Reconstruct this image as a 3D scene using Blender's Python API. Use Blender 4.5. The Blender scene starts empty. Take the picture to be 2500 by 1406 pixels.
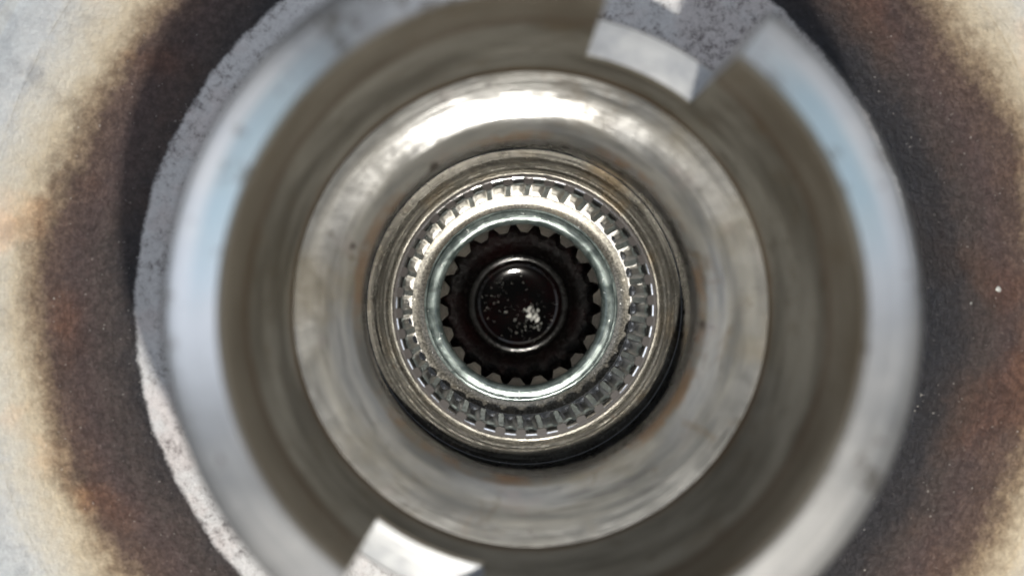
import bpy, bmesh, math, random
from mathutils import Vector, Matrix, noise

random.seed(7)
S = bpy.context.scene
COL = S.collection
PI = math.pi

# ------------------------------------------------------------------ camera
# 1 unit = 1 cm.  The bore axis is the z axis, depth d below the lens = -z.
F = 1962.0                       # focal length in pixels of a 2500 px wide frame
CAM = (-0.305, 0.122, 0.0)
cd = bpy.data.cameras.new('camera')
cam = bpy.data.objects.new('camera', cd)
COL.objects.link(cam)
cam.location = CAM
cd.sensor_width = 36.0
cd.lens = 36.0 * F / 2500.0
cd.shift_x = 40.0 / 2500.0
cd.shift_y = 17.0 / 2500.0
cd.clip_start = 0.05
cd.clip_end = 500.0
cd.dof.use_dof = True
cd.dof.focus_distance = 9.2
APER = 0.22                      # entrance pupil, cm
cd.dof.aperture_fstop = cd.lens * 1e-3 / APER
S.camera = cam

# ------------------------------------------------------------------ world
w = bpy.data.worlds.new('World')
S.world = w
w.use_nodes = True
bg = w.node_tree.nodes['Background']
bg.inputs['Color'].default_value = (0.80, 0.88, 1.0, 1)
bg.inputs['Strength'].default_value = 0.03

# ------------------------------------------------------------------ lamps
def area(name, loc, target, size, power, color, shape='SQUARE'):
    l = bpy.data.lights.new(name, 'AREA')
    l.shape = shape
    l.size = size
    l.energy = power
    l.color = color
    o = bpy.data.objects.new(name, l)
    COL.objects.link(o)
    o.location = loc
    o.rotation_euler = (Vector(target) - Vector(loc)).to_track_quat('-Z', 'Y').to_euler()
    return o

FLASH = (0.52, -1.70, 0.0)
area('flash_lamp', FLASH, (0.45, -1.2, -8.0), 0.26, 1000.0, (1.0, 0.955, 0.87), 'DISK')
DAY = (0.84, 0.90, 1.0)
area('daylight_fill', (-14, 3, 13), (0, 0, -6), 14, 1500.0, DAY)  # four soft panels added out of view to fill in the daylight
area('daylight_fill', (14, 5, 13), (0, 0, -6), 12, 740.0, DAY)
area('daylight_fill', (-3, -15, 13), (0, 0, -6), 12, 310.0, (0.92, 0.95, 1.0))
area('daylight_fill', (2, 15, 14), (0, 0, -6), 12, 1000.0, DAY)

vs = S.view_settings
vs.view_transform = 'Standard'
vs.look = 'None'
vs.exposure = 0.0
vs.gamma = 1.0
vs.use_curve_mapping = False
S.cycles.max_bounces = 10
S.cycles.glossy_bounces = 8
S.cycles.caustics_reflective = True
S.cycles.blur_glossy = 0.0
S.cycles.sample_clamp_indirect = 6.0
S.cycles.use_denoising = True

# ------------------------------------------------------------------ node helpers
class N:
    def __init__(s, name):
        m = bpy.data.materials.new(name)
        m.use_nodes = True
        s.m = m
        s.t = m.node_tree
        s.b = s.t.nodes['Principled BSDF']
        tc = s.t.nodes.new('ShaderNodeTexCoord')
        s.obj = tc.outputs['Object']
        sep = s.t.nodes.new('ShaderNodeSeparateXYZ')
        s.t.links.new(s.obj, sep.inputs[0])
        s.x, s.y, s.z = sep.outputs
        s.R = s.math('SQRT', s.math('ADD', s.math('MULTIPLY', s.x, s.x), s.math('MULTIPLY', s.y, s.y)))
        s.ang = s.math('ARCTAN2', s.y, s.x)

    def rand(s):
        return s.t.nodes.new('ShaderNodeObjectInfo').outputs['Random']

    def put(s, sock, v):
        if isinstance(v, (int, float)):
            sock.default_value = v
        elif isinstance(v, tuple):
            sock.default_value = v if len(v) == 4 else (v[0], v[1], v[2], 1.0)
        else:
            s.t.links.new(v, sock)

    def math(s, op, a, b=0.0, c=None, clamp=False):
        n = s.t.nodes.new('ShaderNodeMath')
        n.operation = op
        n.use_clamp = clamp
        s.put(n.inputs[0], a)
        s.put(n.inputs[1], b)
        if c is not None:
            s.put(n.inputs[2], c)
        return n.outputs[0]

    def vec(s, x, y, z):
        n = s.t.nodes.new('ShaderNodeCombineXYZ')
        s.put(n.inputs[0], x); s.put(n.inputs[1], y); s.put(n.inputs[2], z)
        return n.outputs[0]

    def noise(s, scale, detail=4.0, rough=0.55, vec=None, dist=0.0):
        n = s.t.nodes.new('ShaderNodeTexNoise')
        n.inputs['Scale'].default_value = scale
        n.inputs['Detail'].default_value = detail
        n.inputs['Roughness'].default_value = rough
        n.inputs['Distortion'].default_value = dist
        s.t.links.new(vec if vec is not None else s.obj, n.inputs['Vector'])
        return n.outputs['Fac']

    def rng(s, v, a, b, lo=0.0, hi=1.0):
        n = s.t.nodes.new('ShaderNodeMapRange')
        n.interpolation_type = 'SMOOTHSTEP'
        s.put(n.inputs['Value'], v)
        s.put(n.inputs['From Min'], a); s.put(n.inputs['From Max'], b)
        s.put(n.inputs['To Min'], lo); s.put(n.inputs['To Max'], hi)
        return n.outputs['Result']

    def ramp(s, v, stops):
        n = s.t.nodes.new('ShaderNodeValToRGB')
        s.put(n.inputs[0], v)
        e = n.color_ramp.elements
        while len(e) < len(stops):
            e.new(0.5)
        for i, (p, c) in enumerate(stops):
            e[i].position = p
            e[i].color = (c[0], c[1], c[2], 1)
        return n.outputs['Color']

    def mix(s, f, a, b, mode='MIX'):
        n = s.t.nodes.new('ShaderNodeMix')
        n.data_type = 'RGBA'
        n.blend_type = mode
        s.put(n.inputs[0], f)
        s.put(n.inputs[6], a)
        s.put(n.inputs[7], b)
        return n.outputs[2]

    def polar(s, kr, ka, kz=0.0):
        # coordinates that run round the axis: fine across, long along the turning marks
        ca = s.math('MULTIPLY', s.math('DIVIDE', s.x, s.R), ka)
        sa = s.math('MULTIPLY', s.math('DIVIDE', s.y, s.R), ka)
        rr = s.math('ADD', s.math('MULTIPLY', s.R, kr), s.math('MULTIPLY', s.z, kz))
        return s.vec(ca, sa, rr)

    def bump(s, h, strength, dist=0.02, nrm=None):
        n = s.t.nodes.new('ShaderNodeBump')
        n.inputs['Strength'].default_value = strength
        n.inputs['Distance'].default_value = dist
        s.put(n.inputs['Height'], h)
        if nrm is not None:
            s.t.links.new(nrm, n.inputs['Normal'])
        return n.outputs['Normal']

    def out(s, color, metal, rough, normal=None, **kw):
        s.put(s.b.inputs['Base Color'], color)
        s.put(s.b.inputs['Metallic'], metal)
        s.put(s.b.inputs['Roughness'], rough)
        if normal is not None:
            s.t.links.new(normal, s.b.inputs['Normal'])
        for k, v in kw.items():
            s.put(s.b.inputs[k.replace('_', ' ')], v)
        return s.m


# ------------------------------------------------------------------ materials
PD = 8.2                         # depth of the flange face

def mat_plate():
    n = N('heat_tint_shade_steel')
    n.R = n.math('MULTIPLY', n.R, 7.7 / PD)
    wob = n.math('MULTIPLY', n.math('SUBTRACT', n.noise(0.55, 5, 0.6), 0.5), 0.75)
    fine = n.math('MULTIPLY', n.math('SUBTRACT', n.noise(7.0, 6, 0.7), 0.5), 0.34)
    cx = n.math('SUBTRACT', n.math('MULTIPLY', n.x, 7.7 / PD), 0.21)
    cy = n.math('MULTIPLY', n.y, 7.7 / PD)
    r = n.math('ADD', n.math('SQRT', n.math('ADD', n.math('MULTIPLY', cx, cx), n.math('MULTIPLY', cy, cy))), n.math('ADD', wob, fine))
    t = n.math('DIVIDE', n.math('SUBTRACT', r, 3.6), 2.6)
    tint = n.ramp(t, [(0.0, (.020, .021, .028)), (0.10, (.032, .029, .033)), (0.20, (.085, .064, .058)), (0.30, (.112, .075, .068)),  # innermost stops painted blue-black to deepen the collar's cast shadow
                      (0.40, (.17, .11, .085)), (0.46, (.42, .31, .20)), (0.54, (.76, .64, .46)),
                      (0.64, (.84, .78, .66)), (0.74, (.74, .75, .74)), (1.0, (.60, .66, .70))])
    grain = n.noise(17.0, 5, 0.8)
    streak = n.noise(1.0, 5, 0.7, n.polar(30, 9.0))
    grain = n.math('ADD', n.math('MULTIPLY', grain, 0.85), n.math('MULTIPLY', streak, 0.15))
    tint = n.mix(n.rng(n.noise(1.6, 5, 0.65), 0.50, 0.66, 0, 0.5), tint, n.mix(1.0, tint, (.55, .55, .58), 'MULTIPLY'))
    tint = n.mix(n.math('MULTIPLY', n.rng(grain, 0.36, 0.60, 0.0, 0.9), n.rng(t, 0.42, 0.56, 1.0, 0.25)), tint, n.mix(1.0, tint, (.45, .42, .42), 'MULTIPLY'))
    warm = n.rng(n.noise(0.9, 3, 0.5), 0.5, 0.68)
    tint = n.mix(n.math('MULTIPLY', warm, 0.6), tint, n.mix(1.0, tint, (1.5, 1.05, 0.75), 'MULTIPLY'))
    # scraped seat right round the collar: bright, mottled, ragged edge
    edge = n.math('ADD', n.R, n.math('ADD', n.math('MULTIPLY', n.math('SUBTRACT', n.noise(2.2, 5, 0.65), 0.5), 0.10),
                                     n.math('MULTIPLY', n.math('SUBTRACT', n.noise(14.0, 4, 0.7), 0.5), 0.045)))
    edge = n.math('ADD', edge, n.math('MULTIPLY', n.math('SUBTRACT', n.noise(34.0, 4, 0.75), 0.5), 0.05))
    bare = n.rng(edge, 3.768, 3.715)
    mott = n.noise(13.0, 8, 0.8, dist=0.3)
    mott2 = n.noise(2.0, 3, 0.5)
    thr = n.math('ADD', n.math('MULTIPLY', mott, 0.75), n.math('MULTIPLY', mott2, 0.25))
    silver = n.ramp(thr, [(0.35, (.13, .12, .125)), (0.42, (.36, .34, .34)), (0.48, (.63, .62, .62)), (0.70, (.84, .83, .83))])
    pinkish = n.rng(n.noise(1.3, 4, 0.6), 0.48, 0.62, 0, 0.7)
    silver = n.mix(pinkish, silver, n.mix(1.0, silver, (.97, .90, .88), 'MULTIPLY'))
    colr = n.mix(bare, tint, silver)
    # little bright scratches and bare sparks in the dark part
    sp = n.rng(n.noise(42.0, 1, 0.5), 0.765, 0.81)
    colr = n.mix(sp, colr, (.7, .66, .6))
    g1 = n.noise(15.0, 5, 0.75)
    g2 = n.noise(5.0, 4, 0.6)
    h = n.math('ADD', g1, n.math('ADD', n.math('MULTIPLY', g2, 0.8), n.math('MULTIPLY', streak, 0.25)))
    rough = n.rng(grain, 0.3, 0.7, 0.32, 0.55)
    return n.out(colr, n.math('MULTIPLY', n.math('SUBTRACT', 1.0, bare), 0.15), rough, n.bump(n.math('ADD', h, n.math('MULTIPLY', n.math('MULTIPLY', mott, bare), 0.5)), 0.9, 0.028))


def mat_collar():
    n = N('turned_collar_steel')
    st = n.noise(1.0, 5, 0.6, n.polar(26, 1.3, 26))
    bl = n.noise(0.9, 4, 0.6)
    c = n.mix(n.rng(bl, 0.35, 0.65), (.36, .37, .385), (.47, .466, .462))
    c = n.mix(n.rng(st, 0.38, 0.66, 0.0, 0.45), c, (.27, .28, .295))
    # bluish temper colour on the inner half of the rim
    zz = n.math('ADD', n.z, n.math('MULTIPLY', n.math('SUBTRACT', n.noise(0.5, 2, 0.5), 0.5), 0.1))
    inner = n.math('MULTIPLY', n.rng(n.R, 2.05, 2.16), n.rng(n.R, 2.36, 2.24))
    side = n.math('ARCTAN2', n.y, n.math('ABSOLUTE', n.x))
    side = n.math('ADD', side, n.math('MULTIPLY', n.math('SUBTRACT', n.noise(0.6, 3, 0.5), 0.5), 0.5))
    blue = n.math('MULTIPLY', n.math('MULTIPLY', n.rng(side, 0.0, 0.35), n.rng(side, 0.95, 0.65)), inner)
    c = n.mix(n.math('MULTIPLY', blue, 0.5), c, (.16, .28, .335))
    # bore of the collar: oily brown-grey film
    bore = n.rng(n.R, 2.112, 2.101)
    film = n.mix(n.rng(n.noise(1.0, 5, 0.6, n.polar(2.2, 1.3, 2.2)), 0.36, 0.66), (.095, .087, .070), (.245, .234, .203))
    film = n.mix(n.rng(n.noise(1.0, 6, 0.65, n.polar(9, 1.6, 9)), 0.5, 0.75, 0, 0.5), film, (.14, .12, .09))
    film = n.mix(n.rng(n.noise(2.6, 4, 0.6), 0.56, 0.74, 0, 0.6), film, (.11, .08, .045))
    c = n.mix(bore, c, film)
    dirt = n.math('MULTIPLY', n.rng(n.noise(3.2, 8, 0.75), 0.56, 0.64), 0.6)
    c = n.mix(dirt, c, (.09, .075, .055))
    # darker brown band and line near the top edge, brown foot of the bore
    zw = n.math('ADD', n.z, n.math('MULTIPLY', n.math('SUBTRACT', n.noise(1.6, 4, 0.6), 0.5), 0.16))
    band = n.math('MULTIPLY', n.rng(zw, -5.80, -5.66), bore)
    c = n.mix(n.math('MULTIPLY', band, 0.55), c, (.12, .10, .075))
    line = n.math('MULTIPLY', n.math('MULTIPLY', n.rng(zw, -5.84, -5.78), n.rng(zw, -5.66, -5.74)), bore)
    c = n.mix(n.math('MULTIPLY', line, 0.6), c, (.07, .04, .02))
    foot = n.math('MULTIPLY', n.rng(zw, -6.82, -7.02), bore)
    c = n.mix(n.math('MULTIPLY', foot, 0.6), c, (.16, .10, .05))
    h = n.math('ADD', st, n.math('MULTIPLY', n.noise(16, 4, 0.6), 0.4))
    rough = n.math('ADD', n.rng(bl, 0.3, 0.7, 0.28, 0.40), n.math('MULTIPLY', bore, 0.08))
    return n.out(c, n.rng(bore, 0, 1, 0.85, 0.45), rough, n.bump(h, 0.22, 0.02))


def mat_notch():
    n = N('milled_notch_steel')
    bl = n.noise(2.2, 5, 0.65)
    st = n.noise(1.0, 4, 0.6, n.polar(18, 0.8))
    c = n.mix(n.rng(bl, 0.36, 0.66), (.27, .28, .295), (.40, .405, .41))
    c = n.mix(n.rng(st, 0.5, 0.7, 0, 0.4), c, (.20, .20, .20))
    return n.out(c, 0.55, n.rng(bl, 0.3, 0.7, 0.40, 0.52), n.bump(n.math('ADD', st, bl), 0.3, 0.02))


def mat_seat():
    n = N('worn_seat_steel')
    sw = n.noise(1.0, 4, 0.55, n.polar(5, 1.1, 5))
    bl = n.noise(1.2, 3, 0.5, dist=0.8)
    c = n.mix(n.rng(sw, 0.36, 0.64), (.055, .056, .055), (.115, .112, .102))
    c = n.mix(n.rng(n.noise(1.0, 5, 0.65, n.polar(12, 2.6, 12), dist=0.4), 0.52, 0.70, 0, 0.7), c, (.022, .021, .019))
    c = n.mix(n.rng(n.noise(0.8, 4, 0.6), 0.5, 0.66, 0, 0.55), c, (.075, .062, .038))
    c = n.mix(n.rng(bl, 0.50, 0.72, 0, 0.55), c, (.052, .052, .05))
    c = n.mix(n.rng(n.noise(2.1, 4, 0.5), 0.60, 0.72, 0, 0.35), c, (.10, .08, .075))
    rw = n.math('ADD', n.R, n.math('MULTIPLY', n.math('SUBTRACT', n.noise(2.6, 9, 0.8), 0.5), 0.34))
    rust = n.math('MULTIPLY', n.rng(rw, 1.60, 1.57), n.rng(n.noise(1.3, 7, 0.75), 0.42, 0.56))
    c = n.mix(n.math('MULTIPLY', rust, 0.5), c, (.085, .042, .014))
    spot = n.rng(n.noise(4.2, 2, 0.4), 0.70, 0.76)
    c = n.mix(n.math('MULTIPLY', spot, 0.8), c, (.02, .016, .013))
    c = n.mix(n.rng(n.noise(1.9, 9, 0.8, dist=0.5), 0.57, 0.66, 0, 0.55), c, (.05, .037, .022))
    h = n.math('ADD', sw, n.math('MULTIPLY', n.noise(3, 3, 0.5), 0.5))
    return n.out(c, 0.06, n.rng(bl, 0.3, 0.7, 0.13, 0.20), n.bump(n.math('ADD', h, n.math('MULTIPLY', n.noise(1.1, 3, 0.5, dist=0.3), 1.0)), 0.22, 0.03))


def mat_bore():
    n = N('oily_bore_steel')
    v = n.noise(1.0, 5, 0.6, n.polar(1.0, 22, 1.0))
    bl = n.noise(3.0, 5, 0.65)
    c = n.mix(n.rng(bl, 0.4, 0.62), (.06, .057, .052), (.30, .30, .30))
    c = n.mix(n.rng(v, 0.4, 0.62, 0, 0.6), c, (.12, .12, .12))
    return n.out(c, 0.9, n.rng(bl, 0.3, 0.7, 0.22, 0.38), n.bump(n.math('ADD', v, bl), 0.3, 0.012))


def mat_face():
    n = N('turned_face_steel')
    st = n.noise(1.0, 5, 0.7, n.polar(60, 1.6, 20))
    an = n.noise(0.9, 4, 0.55, dist=0.3)
    c = n.mix(n.rng(st, 0.35, 0.65), (.05, .047, .040), (.21, .20, .175))
    c = n.mix(n.rng(an, 0.48, 0.66, 0, 0.75), c, (.14, .10, .052))
    c = n.mix(n.rng(n.noise(9.0, 4, 0.6), 0.64, 0.74, 0, 0.6), c, (.10, .06, .037))
    h = n.math('ADD', st, n.math('MULTIPLY', n.noise(40, 3, 0.6), 0.35))
    return n.out(c, 0.6, n.rng(n.noise(12, 3, 0.6), 0.3, 0.7, 0.2, 0.3), n.bump(h, 0.35, 0.008))


def mat_band():
    n = N('dull_land_steel')
    bl = n.noise(5.0, 5, 0.6)
    st = n.noise(1.0, 3, 0.6, n.polar(70, 1.2, 10))
    c = n.mix(n.rng(bl, 0.35, 0.65), (.030, .025, .0235), (.046, .040, .038))
    return n.out(c, 0.0, 0.5, n.bump(st, 0.2, 0.006), Specular_IOR_Level=0.25)


def mat_tooth():
    n = N('bright_spline_steel')
    st = n.noise(1.0, 3, 0.6, n.vec(n.math('MULTIPLY', n.x, 5.0), n.math('MULTIPLY', n.y, 5.0), n.math('MULTIPLY', n.z, 70.0)))
    bl = n.noise(11.0, 4, 0.6)
    c = n.mix(n.rng(bl, 0.35, 0.65), (.56, .56, .56), (.74, .74, .75))
    c = n.mix(n.rng(n.rand(), 0.0, 1.0, 0.0, 0.25), c, (.22, .215, .205))
    c = n.mix(n.rng(n.noise(24, 4, 0.7), 0.6, 0.72, 0, 0.6), c, (.10, .09, .08))
    return n.out(c, 0.95, n.rng(bl, 0.3, 0.7, 0.06, 0.14), n.bump(n.math('ADD', st, n.math('MULTIPLY', bl, 0.6)), 0.3, 0.008))


def mat_flank_bright():
    # tooth flanks and groove chamfers: steel made lighter to paint in their glints
    n = N('glint_flank_steel')
    bl = n.noise(14.0, 4, 0.6)
    c = n.mix(n.rng(bl, 0.40, 0.72), (.90, .90, .91), (.70, .69, .68))
    return n.out(c, 1.0, n.rng(bl, 0.3, 0.7, 0.05, 0.10), n.bump(bl, 0.12, 0.005))


def mat_groove():
    # floors of the spline grooves: same steel, darkened to paint in shade
    n = N('shaded_groove_steel')
    bl = n.noise(9.0, 4, 0.6)
    c = n.mix(n.rng(bl, 0.35, 0.65), (.14, .137, .13), (.34, .335, .33))
    return n.out(c, 0.9, n.rng(bl, 0.3, 0.7, 0.10, 0.2), n.bump(bl, 0.2, 0.008))


def mat_grain():
    n = N('sandy_ground_steel')
    g = n.noise(38.0, 5, 0.8)
    st = n.noise(1.0, 4, 0.7, n.polar(60, 2.0))
    c = n.mix(n.rng(g, 0.36, 0.62), (.035, .032, .026), (.175, .164, .138))
    c = n.mix(n.rng(n.noise(3.0, 4, 0.6), 0.55, 0.72, 0, 0.5), c, (.15, .125, .085))
    spark = n.rng(n.noise(24.0, 2, 0.6), 0.68, 0.74)
    c = n.mix(spark, c, (.85, .83, .76))
    edge = n.math('MULTIPLY', n.rng(n.math('ADD', n.R, n.math('MULTIPLY', g, 0.03)), 1.215, 1.165), n.rng(n.noise(2.0, 4, 0.6), 0.3, 0.6))
    c = n.mix(n.math('MULTIPLY', edge, 0.8), c, (.06, .052, .04))
    h = n.math('ADD', g, n.math('MULTIPLY', st, 0.6))
    # outer step, under the spline ring: mirror zone added to brighten the tooth flanks
    pol_ = n.rng(n.math('ADD', n.R, n.math('MULTIPLY', g, 0.03)), 1.318, 1.338)
    c = n.mix(pol_, c, (.80, .79, .77))
    h = n.math('MULTIPLY', h, n.rng(pol_, 0, 1, 1.0, 0.03))
    return n.out(c, n.rng(pol_, 0, 1, 0.38, 0.9), n.math('ADD', n.math('MULTIPLY', n.rng(g, 0.3, 0.7, 0.15, 0.21), n.math('SUBTRACT', 1.0, pol_)), n.math('MULTIPLY', pol_, 0.125)), n.bump(h, 0.08, 0.008))


def mat_zinc():
    n = N('zinc_plated_bevel')
    st = n.noise(1.0, 5, 0.7, n.polar(75, 2.2, 30))
    bl = n.noise(5.5, 5, 0.65, dist=0.5)
    c = n.mix(n.rng(bl, 0.36, 0.64), (.06, .08, .078), (.17, .205, .197))
    c = n.mix(n.rng(st, 0.5, 0.7, 0, 0.5), c, (.12, .14, .14))
    c = n.mix(n.rng(n.noise(18, 4, 0.6), 0.66, 0.72), c, (.80, .82, .80))
    h = n.math('ADD', st, n.math('MULTIPLY', bl, 0.25))
    return n.out(c, 0.36, n.rng(bl, 0.3, 0.7, 0.13, 0.20), n.bump(h, 0.3, 0.006))


def mat_oily():
    n = N('oil_blackened_steel')
    g = n.noise(14.0, 5, 0.7)
    c = n.mix(n.rng(n.noise(1.6, 3, 0.5), 0.4, 0.65), (.0022, .0017, .0016), (.005, .0018, .0018))
    c = n.mix(n.rng(g, 0.60, 0.74, 0, 0.6), c, (.026, .023, .021))
    return n.out(c, 0.0, n.rng(g, 0.3, 0.7, 0.18, 0.4), n.bump(g, 0.8, 0.02), Specular_IOR_Level=0.22)


def mat_flank():
    # front faces of the inner teeth: bare, scratched
    n = N('scratched_tooth_face')
    st = n.noise(1.0, 4, 0.75, n.polar(70, 5.0))
    g = n.noise(26, 5, 0.75)
    c = n.mix(n.rng(st, 0.36, 0.64), (.007, .006, .0045), (.065, .057, .044))
    c = n.mix(n.rng(g, 0.52, 0.66, 0, 0.7), c, (.05, .04, .033))
    c = n.mix(n.rng(n.rand(), 0.0, 1.0, 0.0, 0.75), c, (.012, .010, .008))
    return n.out(c, 0.5, 0.4, n.bump(n.math('ADD', st, g), 0.8, 0.014))


def mat_oil():
    n = N('black_oil')
    g = n.noise(22.0, 4, 0.7)
    c = n.mix(n.rng(n.noise(2.4, 3, 0.5), 0.42, 0.6), (.0012, .001, .0009), (.0034, .0009, .0009))
    c = n.mix(n.rng(g, 0.63, 0.72, 0, 0.35), c, (.02, .018, .017))
    return n.out(c, 0.0, 0.042, n.bump(n.noise(7, 2, 0.5), 0.02, 0.01), IOR=1.5)


def mat_rim():
    n = N('oil_wet_rim')
    bl = n.noise(7.0, 4, 0.6)
    c = n.mix(n.rng(bl, 0.35, 0.65), (.004, .0036, .0034), (.012, .012, .0116))
    return n.out(c, 0.0, 0.11, n.bump(bl, 0.2, 0.01), Specular_IOR_Level=0.22)


def mat_plain(name, col, metal, rough, sc=30.0, k=0.3):
    n = N(name)
    g = n.noise(sc, 4, 0.6)
    c = n.mix(n.rng(g, 0.3, 0.7, 0, k), col, tuple(v * 0.4 for v in col))
    return n.out(c, metal, rough, n.bump(g, 0.3, 0.01))


def mat_drop():
    n = N('clear_oil_drop')
    return n.out((.95, .90, .78), 0.0, 0.02, None, IOR=1.47, Transmission_Weight=1.0)


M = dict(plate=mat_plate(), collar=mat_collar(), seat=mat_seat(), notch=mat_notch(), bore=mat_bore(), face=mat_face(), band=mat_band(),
         tooth=mat_tooth(), groove=mat_groove(), flank_bright=mat_flank_bright(), grain=mat_grain(), zinc=mat_zinc(), oily=mat_oily(), flank=mat_flank(), oil=mat_oil(),
         rim=mat_rim(), drop=mat_drop(),
         flake=mat_plain('pale_metal_swarf', (.62, .62, .58), 0.3, 0.5),
         dark=mat_plain('dark_sleeve_steel', (.05, .046, .04), 0.7, 0.4))

# ------------------------------------------------------------------ mesh helpers
def finish(name, bm, mat, parent=None, sharp=34.0, merge=1e-5):
    bmesh.ops.remove_doubles(bm, verts=bm.verts, dist=merge)
    bmesh.ops.recalc_face_normals(bm, faces=bm.faces)
    lim = math.radians(sharp)
    for f in bm.faces:
        f.smooth = True
    for e in bm.edges:
        e.smooth = len(e.link_faces) == 2 and e.calc_face_angle(0.0) < lim
    me = bpy.data.meshes.new(name)
    bm.to_mesh(me)
    bm.free()
    me.materials.append(mat)
    o = bpy.data.objects.new(name, me)
    COL.objects.link(o)
    if parent is not None:
        o.parent = parent
        o.location = -parent.location
    return o


def thing(name, label, cat, d, group=None):
    o = bpy.data.objects.new(name, None)
    o.empty_display_size = 0.3
    COL.objects.link(o)
    o.location = (0, 0, -d)
    o['label'] = label
    o['category'] = cat
    if group:
        o['group'] = group
    return o


def sweep(bm, prof, a0=0.0, a1=2 * PI, seg=288, cap=False, closed=False, wob=0.0):
    """turn a profile [(radius, depth)] about the axis from angle a0 to a1 (clockwise from +y)"""
    full = abs(a1 - a0 - 2 * PI) < 1e-6
    k = max(3, int(round(seg * (a1 - a0) / (2 * PI))))
    rings = []
    for i in range(k if full else k + 1):
        a = a0 + (a1 - a0) * i / k
        s, c = math.sin(a), math.cos(a)
        rings.append([bm.verts.new((r * s, r * c, -d)) for r, d in prof])
    m = len(prof)
    for i in range(k):
        A, B = rings[i], rings[(i + 1) % len(rings)]
        for j in range(m if closed else m - 1):
            q = (A[j], A[(j + 1) % m], B[(j + 1) % m], B[j])
            bm.faces.new(q)
    if cap and not full:
        bm.faces.new(rings[0])
        bm.faces.new(rings[-1])
    return rings


def lathe(name, prof, mat, parent=None, seg=288, sharp=34.0):
    bm = bmesh.new()
    sweep(bm, prof, seg=seg)
    return finish(name, bm, mat, parent, sharp)


def pol(r, a, d):
    return (r * math.sin(a), r * math.cos(a), -d)

# ------------------------------------------------------------------ outer face
root = thing('hub_flange', 'heat stained steel face with brown and cream rings around the raised collar', 'flange', PD)
prof = [(2.40, 0.03), (2.6, 0.005), (2.9, 0)]
r = 2.9
while r < 5.0:
    r += 0.3
    prof.append((r, 0))
prof += [(5.25, -.01), (5.5, -.045), (5.62, -.06), (5.66, -.10), (5.68, -.14), (5.9, -.155), (6.4, -.16), (7.0, -.14), (7.08, -.08),
         (7.1, .02), (7.1, 1.7), (6.9, 1.8), (2.6, 1.8), (2.40, 1.8), (2.40, .03)]
prof = [((r * PD / 7.7 if r > 2.7 else r), PD + d) for r, d in prof]
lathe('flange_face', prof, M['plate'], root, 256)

# ------------------------------------------------------------------ castellated collar
root = thing('notched_collar', 'tall bright steel collar with two notches cut through its rim', 'collar', PD)
A = math.radians
slots = [(A(11.8), A(37.0)), (A(191.0), A(216.8))]
DS = 6.49
up = [(2.43, DS), (2.475, 5.9), (2.50, 5.34), (2.492, 5.27), (2.465, 5.248), (2.44, 5.239), (2.34, 5.228), (2.27, 5.221), (2.20, 5.214),
      (2.14, 5.208), (2.122, 5.206), (2.102, 5.25), (2.100, 5.256), (2.097, 5.30), (2.088, 5.6), (2.083, 6.0), (2.08, DS)]
bm = bmesh.new()
sweep(bm, up, slots[0][1], slots[1][0], 320, cap=True)
sweep(bm, up, slots[1][1], slots[0][0] + 2 * PI, 320, cap=True)
solid = [(slots[0][1], slots[1][0]), (slots[1][1], slots[0][0] + 2 * PI)]
low_in = [(2.08, DS), (2.08, 6.8), (2.08, 7.12)]
low_out = [(2.43, DS), (2.425, 7.0), (2.43, PD - .2), (2.50, PD - .06), (2.60, PD + .015)]
slot_in = [(2.105, DS), (2.08, DS + 0.03), (2.08, 6.8), (2.08, 7.12)]
slot_out = [(2.40, DS), (2.428, DS + 0.03), (2.425, 7.0), (2.43, PD - .2), (2.50, PD - .06), (2.60, PD + .015)]
for a0, a1 in solid:
    sweep(bm, low_in, a0, a1, 320)
    sweep(bm, low_out, a0, a1, 320)
for a0, a1 in slots:
    sweep(bm, slot_in, a0, a1, 320)
    sweep(bm, slot_out, a0, a1, 320)
collar = finish('collar_wall', bm, M['collar'], root, 22)
for a0, a1 in slots:
    bm = bmesh.new()
    sweep(bm, [(2.105, DS), (2.2, DS - 0.004), (2.3, DS - 0.004), (2.40, DS)], a0, a1, 320)
    finish('notch_floor', bm, M['notch'], root, 30)
bev = collar.modifiers.new('bevel', 'BEVEL')
bev.width = 0.028
bev.segments = 3
bev.limit_method = 'ANGLE'
bev.angle_limit = A(72)

# ------------------------------------------------------------------ seat ring with its bore
root = thing('seat_ring', 'pale dished steel ring with rust at its inner edge, deep inside the collar', 'ring', 8.6)
lathe('seat_face', [(2.075, 8.6), (2.075, 7.03), (2.066, 6.992), (1.93, 7.03), (1.82, 7.063), (1.70, 7.106), (1.60, 7.15), (1.545, 7.185),
                    (1.522, 7.225), (1.512, 7.24)], M['seat'], root, 288, 50)
lathe('bore_wall', [(1.512, 7.24), (1.514, 7.30), (1.52, 7.34), (1.534, 7.60), (1.55, 7.63), (1.69, 7.65), (1.69, 8.6)], M['bore'], root, 288, 60)

# ------------------------------------------------------------------ ring with 38 internal spline teeth
root = thing('spline_ring', 'machined ring with concentric turning lines and 38 bright internal spline teeth', 'spline ring', 9.3)
prof = [(1.68, 8.6), (1.53, 8.58), (1.53, 8.24), (1.525, 8.208), (1.518, 8.20)]
r, d = 1.518, 8.20
rr = random.Random(3)
slope = (8.355 - 8.20) / (1.518 - 1.385)
while r > 1.392:
    step = rr.choice((0.006, 0.0075, 0.009, 0.012))
    deep = rr.choice((0.002, 0.005, 0.0075, 0.010))
    r2 = r - step
    prof.append((r - step * 0.45, 8.20 + (1.518 - (r - step * 0.45)) * slope + deep))
    prof.append((r2, 8.20 + (1.518 - r2) * slope))
    r = r2
prof += [(1.385, 8.352), (1.378, 8.352), (1.374, 8.366), (1.372, 8.384)]
lathe('turned_face', prof, M['face'], root, 360, 70)
NS = 38
PH = A(6.5)
P = 2 * PI / NS
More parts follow.
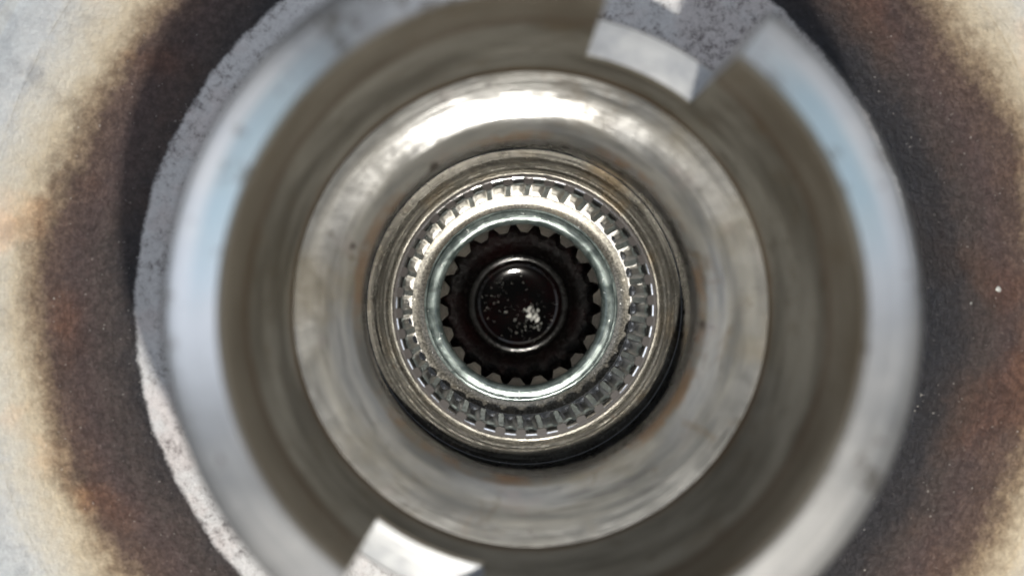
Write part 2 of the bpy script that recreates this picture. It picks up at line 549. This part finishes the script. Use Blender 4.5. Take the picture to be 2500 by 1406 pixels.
DF, DB = 8.384, 9.22
RO, RC = 1.309, 1.262
lathe('spline_land', [(1.372, DF), (RO + 0.036, DF), (RO + 0.026, DF + 0.004), (RO + 0.012, DF + 0.013), (RO + 0.003, DF + 0.030), (RO, DF + 0.055), (RO - 0.002, DF + 0.07), (RO - 0.010, DF + 0.30), (RO - 0.004, DF + 0.36), (RO, DB - 0.05), (RO + 0.01, DB),
                      (1.58, DB)], M['groove'], root, 288, 40)
land = bpy.data.objects['spline_land']
land.data.materials.append(M['band'])
land.data.materials.append(M['flank_bright'])
for p in land.data.polygons:
    if p.normal.z > 0.95:
        p.material_index = 1
    elif p.normal.z > 0.12 and -p.center.z < DF + 0.06:
        p.material_index = 2

# one tooth, then 37 copies turned about the axis
def tooth_mesh():
    bm = bmesh.new()
    L = []
    # depth, crest radius, half widths (degrees) at crest, below crest, at the root, behind the root
    for dd, rc, wc, wm, wr, wb in ((DF - 0.003, RC + 0.018, 1.30, 2.0, 2.25, 2.25), (DF + 0.010, RC + 0.007, 1.45, 2.15, 2.40, 2.40), (DF + 0.05, RC + 0.004, 1.45, 2.35, 2.85, 2.85),
                                   (DF + 0.075, RC + 0.004, 1.40, 2.40, 3.35, 3.6), (DB - 0.10, RC - 0.010, 1.50, 2.50, 3.45, 3.7), (DB - 0.03, RC - 0.006, 1.5, 2.3, 3.0, 3.2), (DB - 0.004, RC + 0.018, 0.9, 1.8, 2.5, 2.8)):
        ring = []
        half = ((rc, wc * 0.88), (rc + 0.006, wc), (0.5 * (RC + RO), wm), (RO - 0.010, wr), (RO + 0.034, wb))
        for r_, a_ in [(r_, -a_) for r_, a_ in reversed(half)] + list(half):
            ring.append(bm.verts.new(pol(r_, A(a_), dd)))
        L.append(ring)
    m = len(L[0])
    for i in range(len(L) - 1):
        for j in range(m):
            bm.faces.new((L[i][j], L[i][(j + 1) % m], L[i + 1][(j + 1) % m], L[i + 1][j]))
    bm.faces.new(L[0])
    bm.faces.new(L[-1])
    return bm

first = finish('spline_tooth', tooth_mesh(), M['tooth'], root, 24)
first.data.materials.append(M['band'])
first.data.materials.append(M['flank_bright'])
for p in first.data.polygons:
    if p.normal.z > 0.95:
        p.material_index = 1
    elif abs(p.normal.x) > 0.55:
        p.material_index = 2
for k in range(NS):
    o = first if k == 0 else first.copy()
    if k:
        COL.objects.link(o)
        o.parent = root
    o.rotation_euler = (0, 0, -(PH + (k + 0.5) * P))
    o.location = -root.location

# ------------------------------------------------------------------ inner shaft end
root = thing('toothed_tube', 'inner tube with a sandy grey face, shiny zinc lip and dark short teeth inside', 'tube', 10.95)
lathe('ground_face', [(1.62, 9.595), (1.52, 9.609), (1.38, 9.628), (1.31, 9.637), (1.25, 9.648), (1.21, 9.6565), (1.18, 9.667), (1.164, 9.672)], M['grain'], root, 256, 60)
lathe('bevel_ring', [(1.164, 9.672), (1.163, 9.78), (1.137, 9.78), (1.135, 9.70), (1.131, 9.691), (1.12, 9.688), (1.085, 9.689), (1.05, 9.691), (1.025, 9.696), (1.005, 9.706), (0.992, 9.724), (0.985, 9.762), (0.98, 9.80), (0.98, 9.84)],
      M['zinc'], root, 256, 50)
NI = 22
PI2 = 2 * PI / NI
PHI = A(11.3)
RG, RT = 0.992, 0.892
D1, D2 = 9.815, 10.5
# bore wall behind the teeth
bm = bmesh.new()
rows = [[], [], []]
for k in range(NI):
    gc = PHI + k * PI2
    for u, rad in ((-0.5, RG - 0.03), (-0.28, RG - 0.03), (-0.17, RG), (0.0, RG + 0.01), (0.17, RG), (0.28, RG - 0.03)):
        a = gc + u * PI2
        rows[0].append(bm.verts.new(pol(1.03, a, D1 + 0.002)))
        rows[1].append(bm.verts.new(pol(rad, a, D1 + 0.004)))
        rows[2].append(bm.verts.new(pol(rad, a, D2)))
n_ = len(rows[0])
for i in range(n_):
    j = (i + 1) % n_
    for q in range(2):
        bm.faces.new((rows[q][i], rows[q][j], rows[q + 1][j], rows[q + 1][i]))
finish('shaft_bore', bm, M['oily'], root, 30)

def inner_tooth():
    bm = bmesh.new()
    L = []
    for dd, s in ((D1 - 0.004, 0.97), (D1 + 0.012, 1.0), (D2 - 0.03, 1.0), (D2, 0.9)):
        ring = []
        for r_, a_ in ((1.02, -6.9), (0.975, -6.35), (0.935, -4.75), (RT + 0.008, -3.3), (RT, -2.7), (RT, 2.7), (RT + 0.008, 3.3), (0.935, 4.75), (0.975, 6.35), (1.02, 6.9)):
            ring.append(bm.verts.new(pol(r_, A(a_) * s, dd)))
        L.append(ring)
    m = len(L[0])
    for i in range(3):
        for j in range(m):
            bm.faces.new((L[i][j], L[i][(j + 1) % m], L[i + 1][(j + 1) % m], L[i + 1][j]))
    bm.faces.new(L[0])
    bm.faces.new(L[-1])
    return bm

first = finish('inner_tooth', inner_tooth(), M['oily'], root, 26)
first.data.materials.append(M['flank'])
for p in first.data.polygons:
    if p.normal.z > 0.8:
        p.material_index = 1
for k in range(NI):
    o = first if k == 0 else first.copy()
    if k:
        COL.objects.link(o)
        o.parent = root
    o.rotation_euler = (0, 0, -(PHI + (k + 0.5) * PI2))
    o.location = -root.location
lathe('bore_shoulder', [(1.02, 10.4), (1.0, 10.50), (0.93, 10.56), (0.84, 10.60), (0.76, 10.65), (0.71, 10.71), (0.676, 10.78), (0.676, 11.0)], M['oily'], root, 160, 60)

# ------------------------------------------------------------------ plug with black oil
root = thing('oil_filled_plug', 'round plug wet with black oil at the bottom of the shaft bore', 'plug', 10.98)
lathe('plug_rim', [(0.677, 10.98), (0.673, 10.81), (0.657, 10.776), (0.638, 10.769), (0.617, 10.768), (0.600, 10.769), (0.590, 10.772), (0.584, 10.79), (0.582, 10.85)], M['rim'], root, 160, 60)
prof = []
RD = 0.583
for i in range(26):
    t = i / 25
    rr_ = RD * t
    prof.append((max(rr_, 1e-4), 10.872 - 0.036 * t ** 4.4 - (0.03 * max(0, (t - 0.92) / 0.08) ** 2)))
lathe('oil_surface', prof, M['oil'], root, 160, 60)


def disc_depth(r):
    t = r / RD
    return 10.872 - 0.036 * t ** 4.4

def at_px(px, py, d):
    return ((px - 1210) / F * d + CAM[0], -(py - 720) / F * d + CAM[1])

def lump(bm, x, y, z, s, rnd, flat=0.5, ax=None):
    b = bmesh.new()
    bmesh.ops.create_icosphere(b, subdivisions=1, radius=1.0)
    sx, sy = s * rnd.uniform(.6, 1.4), s * rnd.uniform(.5, 1.0)
    rot = Matrix.Rotation(rnd.uniform(0, PI) if ax is None else ax, 4, 'Z')
    vm = {}
    for v in b.verts:
        c = Vector((v.co.x * sx, v.co.y * sy, v.co.z * s * flat)) * rnd.uniform(.75, 1.25)
        c = rot @ c
        vm[v] = bm.verts.new((c.x + x, c.y + y, c.z + z))
    for f in b.faces:
        bm.faces.new([vm[v] for v in f.verts])
    b.free()

# pale swarf clot in the oil, and the crumbs scattered round it
rnd = random.Random(11)
bm = bmesh.new()
for i in range(64):
    px = rnd.gauss(1303, 9.5)
    py = rnd.gauss(770, 10.5) + (px - 1303) * 0.5
    x, y = at_px(px, py, 10.86)
    z = -disc_depth(math.hypot(x, y)) + rnd.uniform(0.0, 0.012)
    lump(bm, x, y, z, rnd.uniform(.006, .018), rnd, 0.5)
o = finish('swarf_clot', bm, M['flake'], None, 30, 1e-7)
o['kind'] = 'stuff'
o['label'] = 'small pale clot of metal swarf stuck in the black oil of the plug'
o['category'] = 'swarf'
bm = bmesh.new()
for i in range(120):
    if i < 16:
        px, py = rnd.gauss(1212, 14), rnd.gauss(690, 22)
    elif i < 60:
        px, py = rnd.gauss(1290, 26), rnd.gauss(785, 24)
    else:
        a_, q = rnd.uniform(0, 2 * PI), math.sqrt(rnd.uniform(0, 1)) * 92
        px, py = 1267 + q * math.cos(a_), 742 + q * math.sin(a_)
    x, y = at_px(px, py, 10.86)
    if math.hypot(x, y) > 0.55:
        continue
    lump(bm, x, y, -disc_depth(math.hypot(x, y)) + 0.002, rnd.uniform(.0025, .0065), rnd, 0.5)
o = finish('swarf_crumbs', bm, M['flake'], None, 30, 1e-7)
o['kind'] = 'stuff'
o['label'] = 'fine pale metal crumbs scattered over the black oil'
o['category'] = 'crumbs'

# larger flecks on the flange face
def fleck(px, py, d, s, ax, label):
    bm = bmesh.new()
    x, y = at_px(px, py, d)
    lump(bm, x, y, -d + s * 0.3, s, random.Random(int(px)), 0.35, ax)
    o = finish('metal_fleck', bm, M['flake'], None, 30, 1e-7)
    o['label'] = label
    o['category'] = 'fleck'
    return o

fleck(2437, 706, PD - .01, 0.030, -1.0, 'bright sliver of metal lying on the brown stained face near the right edge')
fleck(2370, 740, PD - .01, 0.016, 1.2, 'tiny round bright fleck on the brown stained face below the larger sliver')

M['bright'] = mat_plain('highlight_chip', (.9, .9, .88), 1.0, 0.25, 20, 0.2)  # shiny chips added in place of highlights on the oil
for px, py, sz, lab in ((1337, 664, .012, 'small stand-in chip for a highlight at the upper right edge of the black oil, the fainter of two'),
                        (1351, 687, .018, 'bright stand-in chip for a highlight at the upper right edge of the black oil')):
    f = fleck(px, py, 10.83, sz, 0.9, lab)
    f.data.materials[0] = M['bright']

# oil drops clinging to the turned ring and seat
drops = [(1025, 494, 8.27, .020, 'tiny clear oil drop on the turned ring lines, upper left, right one of a pair'),
         (1041, 487, 8.29, .012, None),
         (905, 537, 7.19, .024, 'tiny clear oil drop on the inner edge of the pale seat ring, at its left')]
drops[0] = drops[0][:4] + ('larger clear oil drop of the close pair on the turned ring lines',)
drops[1] = drops[1][:4] + ('smaller clear oil drop of the close pair on the turned ring lines',)
for px, py, d, s, lab in drops:
    bm = bmesh.new()
    bmesh.ops.create_uvsphere(bm, u_segments=14, v_segments=8, radius=s)
    for v in bm.verts:
        v.co.z *= 0.6
    x, y = at_px(px, py, d)
    bmesh.ops.translate(bm, verts=bm.verts, vec=(x, y, -d))
    o = finish('oil_drop', bm, M['drop'], None, 180, 1e-7)
    o['label'] = lab
    o['category'] = 'oil drop'
    o['group'] = 'oil drops on the metal'
